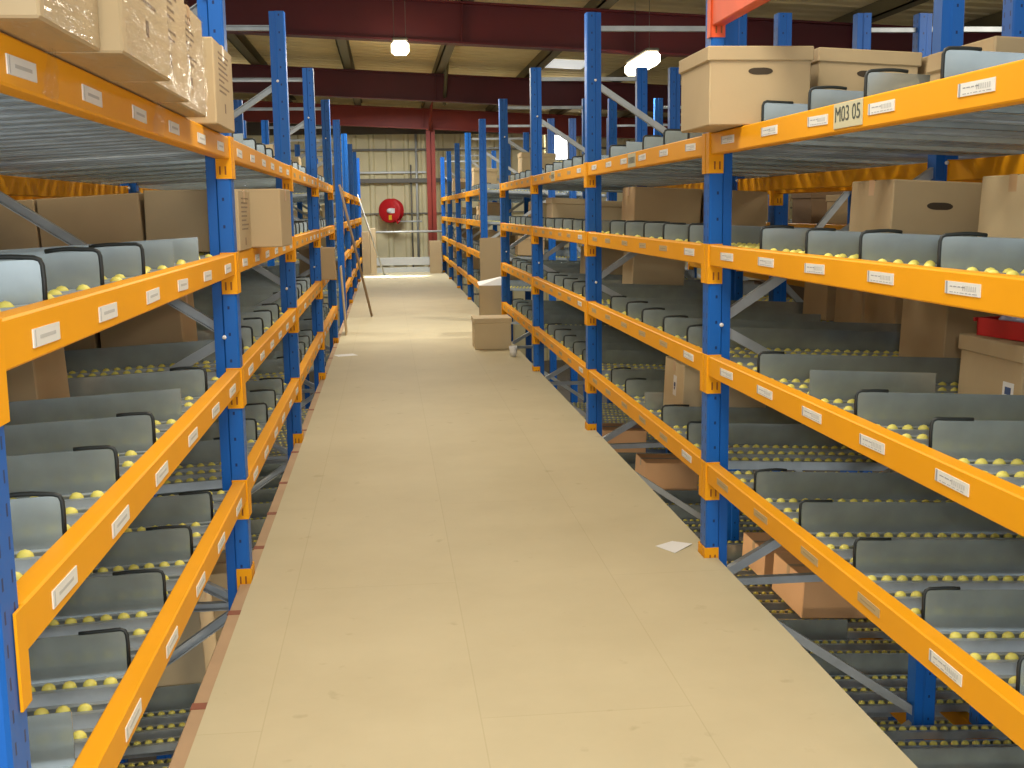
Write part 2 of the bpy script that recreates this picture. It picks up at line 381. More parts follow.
# ---------------------------------------------------------------- rack frames
PU = [(0, -.038), (.006, -.045), (.05, -.045), (.056, -.037), (.09, -.037), (.09, .037), (.056, .037), (.05, .045), (.006, .045), (0, .038)]
PU = PU[::-1]
def upright_mesh(h, mn='blue'):
    mb = MB(); a = sum(PU[i][0] * PU[(i + 1) % 10][1] - PU[(i + 1) % 10][0] * PU[i][1] for i in range(10))
    pr = PU if a > 0 else PU[::-1]
    mb.extr(pr, 0, h, mn); mb.box(-.02, .11, -.06, .06, 0, .006, mn)
    return mb.mesh('upright')
H = 2.572 - GZ
UP = upright_mesh(H)
def bar_mesh(p0, p1, wd=.036, bolts=True):
    p0, p1 = Vector(p0), Vector(p1); d = (p1 - p0); L = d.length; ang = math.atan2(d.z, d.x)
    mtx = Matrix.Translation(p0) @ Matrix.Rotation(-ang, 4, 'Y')
    mb = MB(); h = wd / 2
    mb.box(-.01, L + .01, -.016, -.013, -h, h, 'brace', mtx); mb.box(-.01, L + .01, -.013, .016, -h, -h + .003, 'brace', mtx); mb.box(-.01, L + .01, -.013, .016, h - .003, h, 'brace', mtx)
    return mb.mesh('brace')
def z_(z): return z - GZ
def bars(depth):
    x0, x1 = .052, depth - .052; dz = .61 * (depth / 1.0) ** .0
    n = []
    z = 2.17; a = True
    seq = []
    for z in (2.17, 1.555, .94, .41, -.12, -.76, -1.40, -2.02): seq.append((x0 if a else x1, z)); a = not a
    diag = [bar_mesh((seq[i][0], 0, z_(seq[i][1] - .012)), (seq[i + 1][0], 0, z_(seq[i + 1][1] + .012))) for i in range(len(seq) - 1)]
    hor = [bar_mesh((x0, 0, z_(zz_)), (x1, 0, z_(zz_)), .03) for zz_ in (2.48, -.12, -2.25)]
    return diag, hor, seq
BM = {1.0: bars(1.0), .6: bars(.6)}
def boltmesh():
    mb = MB(); mb.lathe([(0, -.006), (.008, -.006), (.008, 0)], 'white', 8, Matrix.Rotation(R(-90), 4, 'X')); return mb.mesh('bolt')
BOLT = boltmesh()
def frame(s, k, off, depth, label, group, full=True):
    r = root('upright_frame', (X(s, off), S(k) - UW / 2, GZ), label, 'rack frame', group, rz=0 if s == 'R' else math.pi)
    ob('upright', UP, r); ob('upright', UP, r, (depth, 0, 0), (0, 0, math.pi))
    diag, hor, seq = BM[depth]
    for i, d in enumerate(diag):
        if not full and i not in (0, 1, 2): continue
        if (depth < .8 or (s == 'R' and k == 1)) and i == 0: continue
        ob('diagonal_brace', d, r)
    for d in (hor if depth > .8 else hor[1:]): ob('horizontal_brace', d, r)
    if full:
        for (x, z) in seq[:5]:
            ob('bolt', BOLT, r, (x, -.047 if s == 'R' else .047, z_(z)), (0, 0, 0 if s == 'R' else math.pi))
    return r
for s in 'RL':
    for k in range(0, 10):
        nm = ('nearest' if k == 0 else ORD[k]) 
        frame(s, k, 0, 1.0, 'tall blue %s rack frame at the aisle, %s%s' % (SIDE[s], nm, ' to the camera' if k == 0 else ' one back'), 'blue rack frames along the aisle', k < 5)
    for k in range(0, 6):
        frame(s, k, 1.195, .6, 'blue frame behind the %s rack, %s one back' % (SIDE[s], ORD[k]), 'blue frames in the back row', k < 3)
    for k in range(1, 6):
        frame(s, k, 2.10, 1.0, 'blue frame of the far rack beyond the %s rack, %s one back' % (SIDE[s], ORD[k]), 'blue frames of the far racks', False)
        b_ = MB(); b_.box(0, .30, -.012, .012, -.015, .015, 'brace', bev=.003)
        o = ob('row_spacer', b_, None, (X(s, 1.80) if s == 'R' else X(s, 2.10), S(k) - UW / 2, 2.475))
        tag(o, 'galvanised spacer bar between back rows of the %s rack, %s one back' % (SIDE[s], ORD[k]), 'spacer bar', 'spacer bars')

# ---------------------------------------------------------------- beams
BL = BAY - UW
def connector_mesh(end, mn='orange'):
    # end=+1: far end, -1: near end, local y=0 is the end of the beam, x=0 the aisle face
    mb = MB(); e = end
    def bx(x0, x1, y0, y1, z0, z1, m_, bev=0): mb.box(x0, x1, min(y0 * e, y1 * e), max(y0 * e, y1 * e), z0, z1, m_, bev=bev)
    bx(-.004, .052, -.005, -.0005, -.150, .004, mn)
    bx(-.006, -.001, -.005, .040, -.150, .004, mn, .001)
    for z in (-.055, -.135): bx(.014, .020, -.0056, -.005, z, z + .03, 'orange_dark'); bx(.034, .040, -.0056, -.005, z, z + .03, 'orange_dark')
    return mb.mesh('connector')
CON = {(e, mn): connector_mesh(e, mn) for e in (1, -1) for mn in ('orange', 'red_orange')}
def beam_mesh(mn, h=.079):
    mb = MB(); mb.box(0, .048, .005, BL - .005, -h, 0, mn, bev=.004)
    return mb.mesh('box_beam')
BEAM = beam_mesh('orange'); RBEAM = beam_mesh('red_orange', .11)
def tag_mesh(seed):
    rnd = random.Random(seed); mb = MB()
    mb.box(-.0022, 0, -.078, .078, -.014, .014, 'label')
    mb.box(-.0030, -.0022, .066, .073, -.014, .014, 'ink_grey')
    y = .055
    while y > 0: l = rnd.uniform(.008, .02); mb.box(-.0027, -.0022, y - l, y, .002, .0045, 'ink_grey'); y -= l + .005
    y = -.002
    while y > -.06: mb.box(-.0027, -.0022, y - .005, y, -.004, .007, 'ink_faint'); y -= .009
    y = .055
    while y > -.06: l = rnd.uniform(.006, .02); mb.box(-.0027, -.0022, y - l, y, -.010, -.0085, 'ink_grey'); y -= l + .006
    return mb.mesh('shelf_label')
TAGS = [tag_mesh(i) for i in range(5)]
def tag_old():
    mb = MB(); mb.box(-.0018, 0, -.07, .07, -.012, .012, 'label_old'); mb.box(-.0022, -.0018, -.045, .05, -.003, .002, 'label_older'); return mb.mesh('shelf_label')
TAGO = tag_old()
def tag_small():
    mb = MB(); mb.box(-.0022, 0, -.075, .075, -.015, .015, 'label'); mb.box(-.0026, -.0022, -.05, .04, -.003, .003, 'ink_faint'); mb.box(-.0026, -.0022, .062, .068, -.013, .013, 'ink_faint'); return mb.mesh('shelf_label')
TAGL = tag_small()
def beam(s, k, lv, off=0, tags=True, label=None, group='front beams of the racks'):
    y0 = S(k)
    r = root('shelf_beam', (X(s, off), y0 if s == 'R' else y0 + BL, ZL[lv] - (SL * off)), label or 'orange front beam of the %s, %s rack, %s' % (LN[lv], SIDE[s], BN[k]), 'rack beam', group, rz=0 if s == 'R' else math.pi)
    ob('box_beam', BEAM, r)
    cz = .081 if lv == 0 else 0
    ob('connector', CON[(-1, 'orange')], r, (0, 0, cz)); ob('connector', CON[(1, 'orange')], r, (0, BL, cz))
    if tags:
        rnd = random.Random(hash((s == 'R', k, lv + 5)) % 1000)
        for i in range(6):
            if k > 3 and i % 2: continue
            y = LW * (i + .46) if s == 'R' else LW * (i + .5)
            if s == 'R' and lv == 4 and k == 0: y -= .0
            ob('shelf_label', (TAGS[rnd.randrange(5)] if (k == 0 and (lv > 1 or i == 1)) or (lv == 4 and k == 1) or (i == 0 and k < 3) else TAGO) if s == 'R' else (TAGL if k < 2 or rnd.random() < .3 else TAGO), r, (0, y + rnd.uniform(-.02, .02), -.036 if s == 'R' else -.045), (rnd.uniform(-.02, .02), 0, 0))
    return r
BAYS = [0, 1, 2, 3, 5, 6, 7, 8]
FB = {}
for s in 'RL':
    for k in BAYS:
        for lv in (4, 3, 2, 1, 0):
            FB[(s, k, lv)] = beam(s, k, lv, tags=lv > 0)
        if k < 2:
            for lv in (-1, -2): beam(s, k, lv, tags=False)
    for k in (0, 1, 2):
        for lv in (4, 3, 2, 1, -1):
            if lv == -1 and k > 1: continue
            for off, nm in ((.90, 'middle'), (1.195, 'inner')):
                r = beam(s, k, lv, off + (.0), False, 'orange %s beam under the %s, %s rack, %s' % (nm, LN[lv], SIDE[s], BN[k]), 'support beams inside the racks')
                r.location.z -= .066
                if nm == 'middle': r.location.x = X(s, 1.004); r.rotation_euler.z += math.pi; r.location.y = S(k) + BL if s == 'R' else S(k)
# loop-row code boards glued on the top beams
def add_text(txt, size, parent, loc, rot, mn, depth=.0006):
    cu = bpy.data.curves.new('t', 'FONT'); cu.body = txt; cu.size = size; cu.extrude = depth; cu.align_x = 'CENTER'; cu.align_y = 'CENTER'
    to = bpy.data.objects.new('t', cu); C.objects.link(to); bpy.context.view_layer.update()
    me = bpy.data.meshes.new_from_object(to.evaluated_get(bpy.context.evaluated_depsgraph_get())); bpy.data.objects.remove(to)
    me.materials.clear(); me.materials.append(M[mn]); return ob('lettering', me, parent, loc, rot)
r = FB[('R', 0, 4)]
b_ = MB(); b_.box(-.003, 0, -.098, .098, -.034, .034, 'sign', bev=.001)
sg = ob('code_board', b_, r, (0, 3.069 - S(0), -.036)); sg['label'] = 'pale yellow board reading M03 05 in dark letters'
add_text('M03 05', .058, sg, (-.0034, 0, .002), (R(90), 0, R(-90)), 'sign_ink')
for (kk, yy_) in ((1, 5.856), (2, 8.678)):
    r = FB[('R', kk, 4)]; b_ = MB(); b_.box(-.003, 0, -.09, .09, -.034, .034, 'sign', bev=.001)
    for q in range(5): b_.box(-.0036, -.003, -.07 + q * .03, -.052 + q * .03, -.015, .015, 'sign_ink')
    ob('code_board', b_, r, (0, yy_ - S(kk), -.04))
# red-orange beam high up in the nearest right bay
r = root('shelf_beam', (FR, S(0), 2.180), 'red-orange beam high on the right rack above the lidded box', 'rack beam')
ob('box_beam', RBEAM, r); ob('connector', CON[(1, 'red_orange')], r, (0, BL, 0)); ob('connector', CON[(-1, 'red_orange')], r)

# ---------------------------------------------------------------- roller shelves
TL = 1.70      # lane length
NW = 37
DR = {4: .004, 3: .0, 2: .020, 1: .020, 0: 0, -1: .02, -2: .02}
def track_mesh():
    mb = MB(); x0, x1 = .055, .055 + TL
    def q(y0, y1, z0, z1):
        vs = [(x, y, z - SL * x) for x in (x0, x1) for y in (y0, y1) for z in (z0, z1)]
        mb.add(vs, [(0, 1, 3, 2), (4, 6, 7, 5), (0, 4, 5, 1), (2, 3, 7, 6), (0, 2, 6, 4), (1, 5, 7, 3)], 'galv_track')
    q(-.030, .030, -.036, -.034); q(-.032, -.029, -.036, -.004); q(.029, .032, -.036, -.004); q(.015, .030, -.006, -.004); q(-.030, -.015, -.006, -.004); q(-.018, -.010, -.042, -.036); q(.010, .018, -.042, -.036)
    return mb
TRK = track_mesh().mesh('roller_track')
WR = .0165
def wheel_geo():
    prof = [(.003, -.012), (.0105, -.010), (.0150, -.005), (WR, 0), (.0150, .005), (.0105, .010), (.003, .012)]
    return prof
def add_wheel(mb, x, y, z, seg=8):
    mb.lathe(wheel_geo(), 'wheel', seg, Matrix.Translation((x, y, z)) @ Matrix.Rotation(R(90), 4, 'X'))
wm = MB(); add_wheel(wm, 0, 0, 0, 12); WH = wm.mesh('wheel')
def row_y(i, s): return LW * (i // 3) + (.108 if s == 'R' else .0637) + .137 * (i % 3)
def wheel_pos(i, j, s):
    x = .085 + j * .045 + (.0225 if i % 2 else 0)
    return x, row_y(i, s), -.0095 - SL * x
NR = 18
def shelf_far_mesh(s):
    mb = MB(); tr = track_mesh()
    for i in range(NR):
        mb.add([(x, y + row_y(i, s), z) for x, y, z in tr.v], tr.f, 'galv_track')
    wv = MB(); add_wheel(wv, 0, 0, 0, 6)
    for i in range(NR):
        for j in range(NW):
            x, y, z = wheel_pos(i, j, s); mb.add([(a + x, b + y, c + z) for a, b, c in wv.v], wv.f, 'wheel')
    return mb.mesh('roller_shelf')
FARM = {}
camp = Vector((0, 0, 1.4))
def in_view(p):
    d = Vector(p) - camp; f_ = d.dot(fw)
    if f_ < .3: return None
    u = 512 + 1160.75 * d.dot(rt) / f_; v = 384 - 1160.75 * d.dot(up) / f_
    return (u, v, f_) if -5 < u < 1029 and -5 < v < 773 else None
def shelf(s, k, lv):
    lbl = 'roller shelf with yellow wheels: %s, %s rack, %s' % (LN[lv], SIDE[s], BN[k])
    loc = (face(s), S(k) if s == 'R' else S(k) + BL, ZL[lv]); rzz = 0 if s == 'R' else math.pi
    if k > 1 or lv < -1:
        if s not in FARM: FARM[s] = shelf_far_mesh(s)
        o = ob('roller_shelf', FARM[s], None, (loc[0], loc[1], loc[2] - DR[lv]), (0, 0, rzz)); return tag(o, lbl, 'roller shelf', 'roller shelves')
    r = root('roller_shelf', loc, lbl, 'roller shelf', 'roller shelves', rz=rzz)
    tr = [ob('roller_track', TRK, r, (0, row_y(i, s), -DR[lv])) for i in range(NR)]
    cand = []
    if lv < 4:
        for i in range(NR):
            for j in range(NW):
                x, y, z = wheel_pos(i, j, s)
                wx = loc[0] + (x if s == 'R' else -x); wy = loc[1] + (y if s == 'R' else -y); p = (wx, wy, loc[2] + z)
                iv = in_view(p)
                if iv:
                    # the divider just nearer than the row hides rows sitting close behind it
                    cand.append((iv[2] + (0 if x < .55 else .8), i, j))
        cand.sort()
    chosen = set((i, j) for _, i, j in cand[:96])
    for i, j in sorted(chosen):
        x, y, z = wheel_pos(i, j, s); ob('wheel', WH, tr[i], (x, 0, z))
    mb = MB(); wv = MB(); add_wheel(wv, 0, 0, 0, 8)
    for i in range(NR):
        for j in range(NW):
            if (i, j) in chosen: continue
            x, y, z = wheel_pos(i, j, s); mb.add([(a + x, b + y, c + z) for a, b, c in wv.v], wv.f, 'wheel', True)
    o = ob('wheels', mb, r, (0, 0, -DR[lv])); o['kind'] = 'stuff'
    return r
for s in 'RL':
    for k in BAYS:
        for lv in (4, 3, 2, 1): shelf(s, k, lv)
        if k < 2:
            for lv in (-1, -2): shelf(s, k, lv)
        elif k < 4: shelf(s, k, -1)

# ---------------------------------------------------------------- divider plates
PH = {4: .079, 3: .071, 2: .060, 1: .061, -1: .06}
def plate_mesh(L, h):
    mb = MB()
    vs = [(x, y, z - SL * x) for x in (0, L) for y in (-.001, .001) for z in (-.060, h)]
    # folded foot and small rounded front corner
    mb.add(vs, [(0, 1, 3, 2), (4, 6, 7, 5), (0, 4, 5, 1), (2, 3, 7, 6), (0, 2, 6, 4), (1, 5, 7, 3)], 'galv_plate')
    vs = [(x, y, z - SL * x) for x in (0, L) for y in (-.001, .012) for z in (-.0605, -.0585)]
    mb.add(vs, [(0, 1, 3, 2), (4, 6, 7, 5), (0, 4, 5, 1), (2, 3, 7, 6), (0, 2, 6, 4), (1, 5, 7, 3)], 'galv_plate')
    return mb.mesh('plate')
PL = {(L, lv): plate_mesh(L, PH[lv]) for L in (1.62, .95, .42) for lv in PH}
def trim_mesh(tl, curl, h):
    mb = MB()
    pts = [(-.002, 0, -.050), (-.003, 0, .03), (-.002, 0, h - .012), (.002, 0, h - .002), (.012, 0, h + .002)]
    n = 5
    for i in range(1, n + 1):
        x = .012 + (tl - .012) * i / n; pts.append((x, 0, h + .002 - SL * x + curl * math.sin(math.pi * i / n * .8)))
    mb.tube(pts, .0048, 'rubber', 6); return mb.mesh('edge_trim')
TR = {(i, lv): trim_mesh(a, c, PH[lv]) for i, (a, c) in enumerate([(.105, .0), (.13, .004), (.09, .002), (.115, .006)]) for lv in PH}
skip = {('L', 0, 4): range(0, 6), ('R', 1, -1): (2, 3)}
stuffp = MB()
rnd = random.Random(3)
NOTRIM = {('L', 0, 3, 4), ('L', 0, 3, 5), ('L', 0, 2, 4), ('R', 0, 2, 4), ('L', 0, 1, 1)}
for s in 'RL':
    for k in BAYS:
        for lv in (4, 3, 2, 1, -1):
            if lv == -1 and k > 2: continue
            for i in range(1, 7):
                if i - 1 in skip.get((s, k, lv), ()): continue
                if i == 6: continue
                y = S(k) + LW * i + (.022 if s == 'R' else -.0 + .022) ; off = .060 + rnd.uniform(0, .012)
                L = 1.62 if rnd.random() < .7 else .95
                if (s, k, lv, i) == ('R', 0, 2, 4): L = .42; off = .09
                notrim = (s, k, lv, i) in NOTRIM or rnd.random() < .03
                ti = rnd.randrange(4); rot = rnd.uniform(-.012, .012)
                loc = (X(s, off), y, ZL[lv] - .0 - SL * 0)
                rzz = (0 if s == 'R' else math.pi) + rot
                if k < 4:
                    r = root('divider_plate', loc, '%s grey divider from near end, %s, %s rack, %s' % (ORD[i - 1], LN[lv], SIDE[s], BN[k]), 'divider plate', 'grey lane divider plates', rz=rzz)
                    ob('plate', PL[(L, lv)], r)
                    if not notrim: ob('edge_trim', TR[(ti, lv)], r)
                else:
                    mt_ = Matrix.Translation(loc) @ Matrix.Rotation(rzz, 4, 'Z')
                    me = PL[(L, lv)]
                    stuffp.add([v.co for v in me.vertices], [tuple(p.vertices) for p in me.polygons], 'galv_plate', mtx=mt_)
                    me = TR[(ti, lv)]; stuffp.add([v.co for v in me.vertices], [tuple(p.vertices) for p in me.polygons], 'rubber', True, mtx=mt_)
o = ob('divider_plates', stuffp); tag(o, 'rows of grey divider plates on the shelves past the gap in the racks', 'divider plates', kind='stuff')

# ---------------------------------------------------------------- cartons
A_T = math.atan(SL)
def surf(lv, off): return ZL[lv] + .0075 - DR[lv] - SL * off if off > 0 else ZL[lv] + .001
def carton(s, off, w_, y0, l_, h_, lv, label, mn='kraft', lid=False, handle=False, text=False, name='cardboard_box', z=None, rot=0, tilt=True, stick=None, grp=None, tape=True, cat='box'):
    zb = z if z is not None else surf(lv, off) + .002
    loc = (X(s, off), y0 + l_ / 2, zb)
    r = root(name, loc, label, cat, grp, rz=(0 if s == 'R' else math.pi) + rot, ry=0)
    if tilt:
        r.rotation_euler = (Matrix.Rotation((0 if s == 'R' else math.pi) + rot, 4, 'Z') @ Matrix.Rotation(A_T if off > 0 else 0, 4, 'Y')).to_euler()
    hy = l_ / 2; near = -1 if s == 'R' else 1
    b_ = MB(); b_.box(0, w_, -hy, hy, 0, h_, mn, bev=.004)
    if not lid and tape:
        b_.box(-.0006, w_ + .0006, -.022, .022, h_ - .05, h_ + .0008, 'tape'); b_.box(0, w_, -.022, .022, h_ - .001, h_ + .0009, 'tape')
        b_.box(0, w_, -.0015, .0015, h_ + .0008, h_ + .0014, 'ink')
    ob('box_body', b_, r)
    if lid:
        b_ = MB(); b_.box(-.008, w_ + .008, -hy - .008, hy + .008, h_ - .046, h_ + .004, mn, bev=.004); ob('lid', b_, r)
    if handle:
        yy2 = near * (hy + .0004); b_ = MB()
        pr = [(w_ / 2 + .032 * math.cos(a) + (.012 if math.cos(a) > 0 else -.012), h_ - .080 + .012 * math.sin(a)) for a in [i * math.pi / 8 for i in range(16)]]
        n = len(pr); vs = [(x, yy2 - near * .004, z2) for x, z2 in pr] + [(x, yy2 + near * .0008, z2) for x, z2 in pr]
        b_.add(vs, [tuple(range(n)), tuple(range(2 * n - 1, n - 1, -1))] + [(i, (i + 1) % n, n + (i + 1) % n, n + i) for i in range(n)], 'hole'); ob('handle_hole', b_, r)
    if text:
        rnd2 = random.Random(int(y0 * 100)); b_ = MB(); z2 = h_ - .03
        for ln in range(8):
            y2 = -hy * .55 if s == 'R' else hy * .55
            sgn = 1 if s == 'R' else -1; yy3 = y2
            tot = rnd2.uniform(.15, .24) * (.6 if ln == 5 else 1)
            t_ = 0
            while t_ < tot:
                l2 = rnd2.uniform(.006, .016); a, c = yy3 + sgn * t_, yy3 + sgn * (t_ + l2)
                b_.box(-.0006, .0002, min(a, c), max(a, c), z2 - .0065, z2, 'ink'); t_ += l2 + .006
            z2 -= .017
        b_.box(-.0006, .0002, -.012, .012, z2 - .05, z2 - .02, 'ink')
        ob('printing', b_, r)
    if stick:
        a, c, d, e = stick; b_ = MB(); b_.box(-.001, .0002, a, c, d, e, 'white')
        mid = (a + c) / 2; mz = (d + e) / 2; ww = (c - a)
        b_.box(-.0015, -.001, mid - ww * .28, mid + ww * .28, mz - .006, mz + .016, 'ink_blue'); b_.box(-.0015, -.001, mid - ww * .15, mid + ww * .2, mz - .02, mz - .008, 'ink_blue')
        ob('sticker', b_, r)
    return r
# right rack, top shelf
carton('R', -.118, .360, 4.014, .395, .262, 4, 'tan lidded archive box overhanging the aisle at the top right', 'kraft', True, True)
carton('R', .30, .37, 4.12, .28, .285, 4, 'tan lidded archive box behind the overhanging one, partly hidden', 'kraft', True, True)
carton('R', .70, .10, 4.08, .30, .28, 4, 'narrow tan box beside the second lidded box, top right', 'kraft', False, False)
carton('R', .22, .42, 2.73, .34, .120, 4, 'flat lidded box on the top right shelf nearest the camera', 'kraft', True)
carton('R', .13, .34, 11.875, .35, .29, 4, 'pale lidded box with white sticker on top shelf, fourth right bay', 'kraft_pale', True, False)
r = None
# right rack, second shelf down
carton('R', .36, .32, 3.60, .34, .235, 3, 'wide tan box with hand hole, second shelf, nearest right bay', 'kraft', False, True)
carton('R', .60, .40, 3.13, .37, .25, 3, 'pale tan box at the right picture edge, second shelf', 'kraft_pale')
carton('R', .20, .40, 6.77, .37, .27, 3, 'brown carton at the far end of second shelf, second right bay', 'kraft_brown')
carton('R', .62, .38, 6.77, .35, .27, 3, 'second brown carton behind it, second shelf, second right bay', 'kraft_brown')
carton('R', .11, .36, 9.56, .34, .23, 3, 'lidded tan box, second shelf, third right bay', 'kraft_pale', True)
carton('R', .49, .36, 9.54, .36, .22, 3, 'second lidded tan box further in, second shelf, third right bay', 'kraft_pale', True)
# right rack, third shelf down
carton('R', .76, .24, 4.01, .37, .34, 2, 'tall brown carton beside the stickered one, third shelf right', 'kraft_brown')
carton('R', .56, .42, 3.13, .37, .205, 2, 'lidded carton with blue and white sticker, right edge', 'kraft', True, False, stick=(-.145, -.085, .035, .095))
for i, (k, y0, o_, mn) in enumerate([(0, 4.02, 1.24, 'kraft_brown'), (0, 3.58, 1.22, 'kraft_brown'), (0, 3.13, 1.22, 'kraft_brown'), (0, 2.69, 1.22, 'kraft_brown'), (1, 4.56, 1.24, 'kraft_brown'), (1, 5.005, 1.22, 'kraft_brown'), (1, 5.45, 1.22, 'kraft_brown'), (1, 5.90, 1.24, 'kraft_brown'), (1, 6.345, 1.22, 'kraft_brown'), (2, 8.22, .5, 'kraft_pale'), (2, 9.55, .4, 'kraft_pale')]):
    carton('R', o_, .38, y0, .37, .29, 2, 'brown carton deep on the third shelf of the right rack, %s of that row' % ORD[i], mn, grp='cartons deep in the right rack')
# right rack, fourth shelf down
carton('R', .16, .42, 5.45, .385, .27, 1, 'tan carton with white sticker just behind the fourth-shelf beam, second right bay', 'kraft_pale', stick=(-.06, .0, .10, .2))
for i, (y0, o_) in enumerate([(6.345, .72), (5.895, .72), (4.56, .76), (5.005, .74)]):
    carton('R', o_, .24, y0, .38, .30, 1, 'tan carton deep on the fourth shelf of right rack, %s of four' % ORD[i], 'kraft', grp='cartons behind the first right upright')
# right rack, below the deck: orange-tan boxes seen through the frame
for i, (o_, y0, l_, h_) in enumerate([(.86, 6.27, .41, .175), (.86, 5.64, .48, .215), (.60, 8.24, .36, .26), (.5, 9.54, .36, .26)]):
    carton('R', o_, .55 if i < 2 else .4, y0, l_, h_, -1, 'orange-tan carton below deck level inside the right rack, %s of four from behind' % ORD[i], 'kraft_orange', lid=False, grp='cartons below the deck, right')
# left rack, top shelf: four wrapped cartons hanging over the aisle
for i, (o_, y0, l_) in enumerate([(-.085, 1.765, .36), (-.12, 2.135, .455), (-.08, 2.60, .47), (-.05, 3.08, .47)]):
    carton('L', o_, .45, y0, l_, .275, 4, 'wrapped printed carton overhanging the top left shelf, %s from the camera' % ORD[i], 'kraft', text=i > 0, grp='wrapped cartons on the top left shelf')
carton('L', -.045, .30, 3.80, .44, .265, 4, 'single tan carton on the top left shelf, against the blue upright', 'kraft', text=True)
# left rack, second shelf down
carton('L', -.005, .35, 4.56, .38, .235, 3, 'wrapped carton beyond the first left upright, second shelf', 'kraft', text=True)
for i, o_ in enumerate((.352, .735, 1.12)):
    carton('L', o_, .375, 4.56, .38, .238, 3, 'plain brown carton in the row behind the left dividers, %s from aisle' % ORD[i], 'kraft_brown', grp='brown cartons in a row, left second shelf')
carton('L', -.13, .42, 5.025, .33, .245, 3, 'tan carton poking into the aisle on the left second shelf', 'kraft', rot=R(-3))
# left rack, lower
carton('L', .49, .16, 3.58, .34, .28, 2, 'brown carton at the left edge, third shelf, nearer the aisle', 'kraft_brown')
carton('L', .67, .20, 3.58, .34, .28, 2, 'brown carton at the left edge, third shelf, further in', 'kraft_brown')
for i, (o_, y0) in enumerate([(.30, 5.0), (.66, 5.0), (1.02, 5.0), (1.22, 4.01), (1.22, 2.7)]):
    carton('L', o_, .34, y0, .36, .27, 2, 'brown carton deep on the third shelf of left rack, %s back' % ORD[i], 'kraft_brown', grp='cartons deep in the left rack')
carton('L', -.11, .30, 10.10, .30, .27, 2, 'brown carton poking out past the third left upright', 'kraft_brown', rot=R(1))
for i, (o_, y0, h_) in enumerate([(.28, 4.99, .44), (.10, 5.44, .42), (.62, 5.0, .3), (.4, 7.32, .3)]):
    carton('L', o_, .30, y0, .36, h_, -1, 'yellowish carton below deck level inside the left rack, %s of four' % ORD[i], 'kraft_pale', grp='cartons below the deck, left')
carton('L', .36, .4, 7.31, .38, .25, 3, 'brown open carton on the second shelf of left third bay', 'kraft_brown')
carton('L', .30, .4, 9.53, .37, .27, 4, 'tall pale carton on the top shelf of left third bay', 'kraft_pale')
carton('L', .30, .4, 12.30, .36, .30, 4, 'pale carton on the top shelf of left fourth bay', 'kraft_pale')
carton('L', .4, .4, 10.97, .37, .27, 3, 'brown carton on the second shelf of left fourth bay', 'kraft_brown')
# far bays
rnd = random.Random(11); cnt = {}
for s in 'RL':
    for k in (3, 5, 6, 7, 8):
        for lv in (4, 3, 2, 1):
            for i in range(6):
                if rnd.random() < .36 and not (k == 3 and (i > 4 or i < 1)):
                    sz = rnd.uniform(.18, .30)
                    o_ = rnd.choice([.08, .3, .5, .9, 1.2]); y0 = S(k) + LW * i + .052
                    if k == 3 and o_ < .8: o_ = 1.2
                    if (s, k, lv) == ('R', 3, 3): o_ = .3
                    carton(s, o_, .36, y0, .335, sz if lv != 4 else sz + .05, lv, 'box in lane %s of %s, %s rack, %s' % (ORD[i], LN[lv], SIDE[s], BN[k]), rnd.choice(['kraft', 'kraft_brown', 'kraft_pale']), grp='boxes on the far shelves', lid=rnd.random() < .4)
# far neighbouring racks: stored cartons seen through the lanes
for s in 'RL':
    n_ = 0
    for k in (1, 2, 3):
        for lv in (3, 2, 1):
            for y0 in (.1, .9, 1.75):
                if rnd.random() < .6:
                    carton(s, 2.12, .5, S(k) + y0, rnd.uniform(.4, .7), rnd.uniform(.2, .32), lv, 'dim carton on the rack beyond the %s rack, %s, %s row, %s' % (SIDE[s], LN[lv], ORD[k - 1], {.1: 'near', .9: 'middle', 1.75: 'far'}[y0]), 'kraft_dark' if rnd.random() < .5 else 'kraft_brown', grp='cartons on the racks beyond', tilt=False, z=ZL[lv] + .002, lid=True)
            r = beam(s, k, lv, 2.10, False, 'orange beam of the rack beyond the %s rack, %s, %s bay' % (SIDE[s], LN[lv], ORD[k]), 'beams of the racks beyond'); r.location.z = ZL[lv]
            b_ = MB(); b_.box(.10, .90, .012, BL - .012, -.03, 0, 'galv'); o = ob('shelf_board', b_, None, (X(s, 2.10), S(k) if s == 'R' else S(k) + BL, ZL[lv]), (0, 0, 0 if s == 'R' else math.pi))
            tag(o, 'steel shelf board of the rack beyond the %s rack, %s, %s bay' % (SIDE[s], LN[lv], ORD[k]), 'shelf board', 'shelf boards beyond')

# stretch film round the four overhanging cartons and hanging tails
def film(label, pts_list, thick=.0006):
    b_ = MB()
    for quad in pts_list:
        n = 8; a, b2, c, d = [Vector(p) for p in quad]; vs = []
        for i in range(n + 1):
            for j in range(n + 1):
                u, v = i / n, j / n; p = a * (1 - u) * (1 - v) + b2 * u * (1 - v) + c * u * v + d * (1 - u) * v
                nn = (b2 - a).cross(d - a).normalized(); p = p + nn * (.003 * math.sin(u * 17 + v * 5) * math.sin(v * 11 + 1))
                vs.append(p)
        b_.add(vs, [(i * (n + 1) + j, (i + 1) * (n + 1) + j, (i + 1) * (n + 1) + j + 1, i * (n + 1) + j + 1) for i in range(n) for j in range(n)], 'film', True)
    o = ob('stretch_film', b_); tag(o, label, 'plastic film'); return o
zb = surf(4, 0) + .004
q = []
zb = ZL[4] + .003
for (xf, y0, l_) in [(-.474, 1.765, .36), (-.439, 2.135, .455), (-.479, 2.60, .47), (-.509, 3.08, .47)]:
    q.append([(xf, y0, zb), (xf, y0 + l_, zb), (xf, y0 + l_, zb + .28), (xf, y0, zb + .28)])
    q.append([(xf, y0, zb - .005), (xf, y0 + l_, zb - .005), (-.553, y0 + l_, zb - .005), (-.553, y0, zb - .005)])
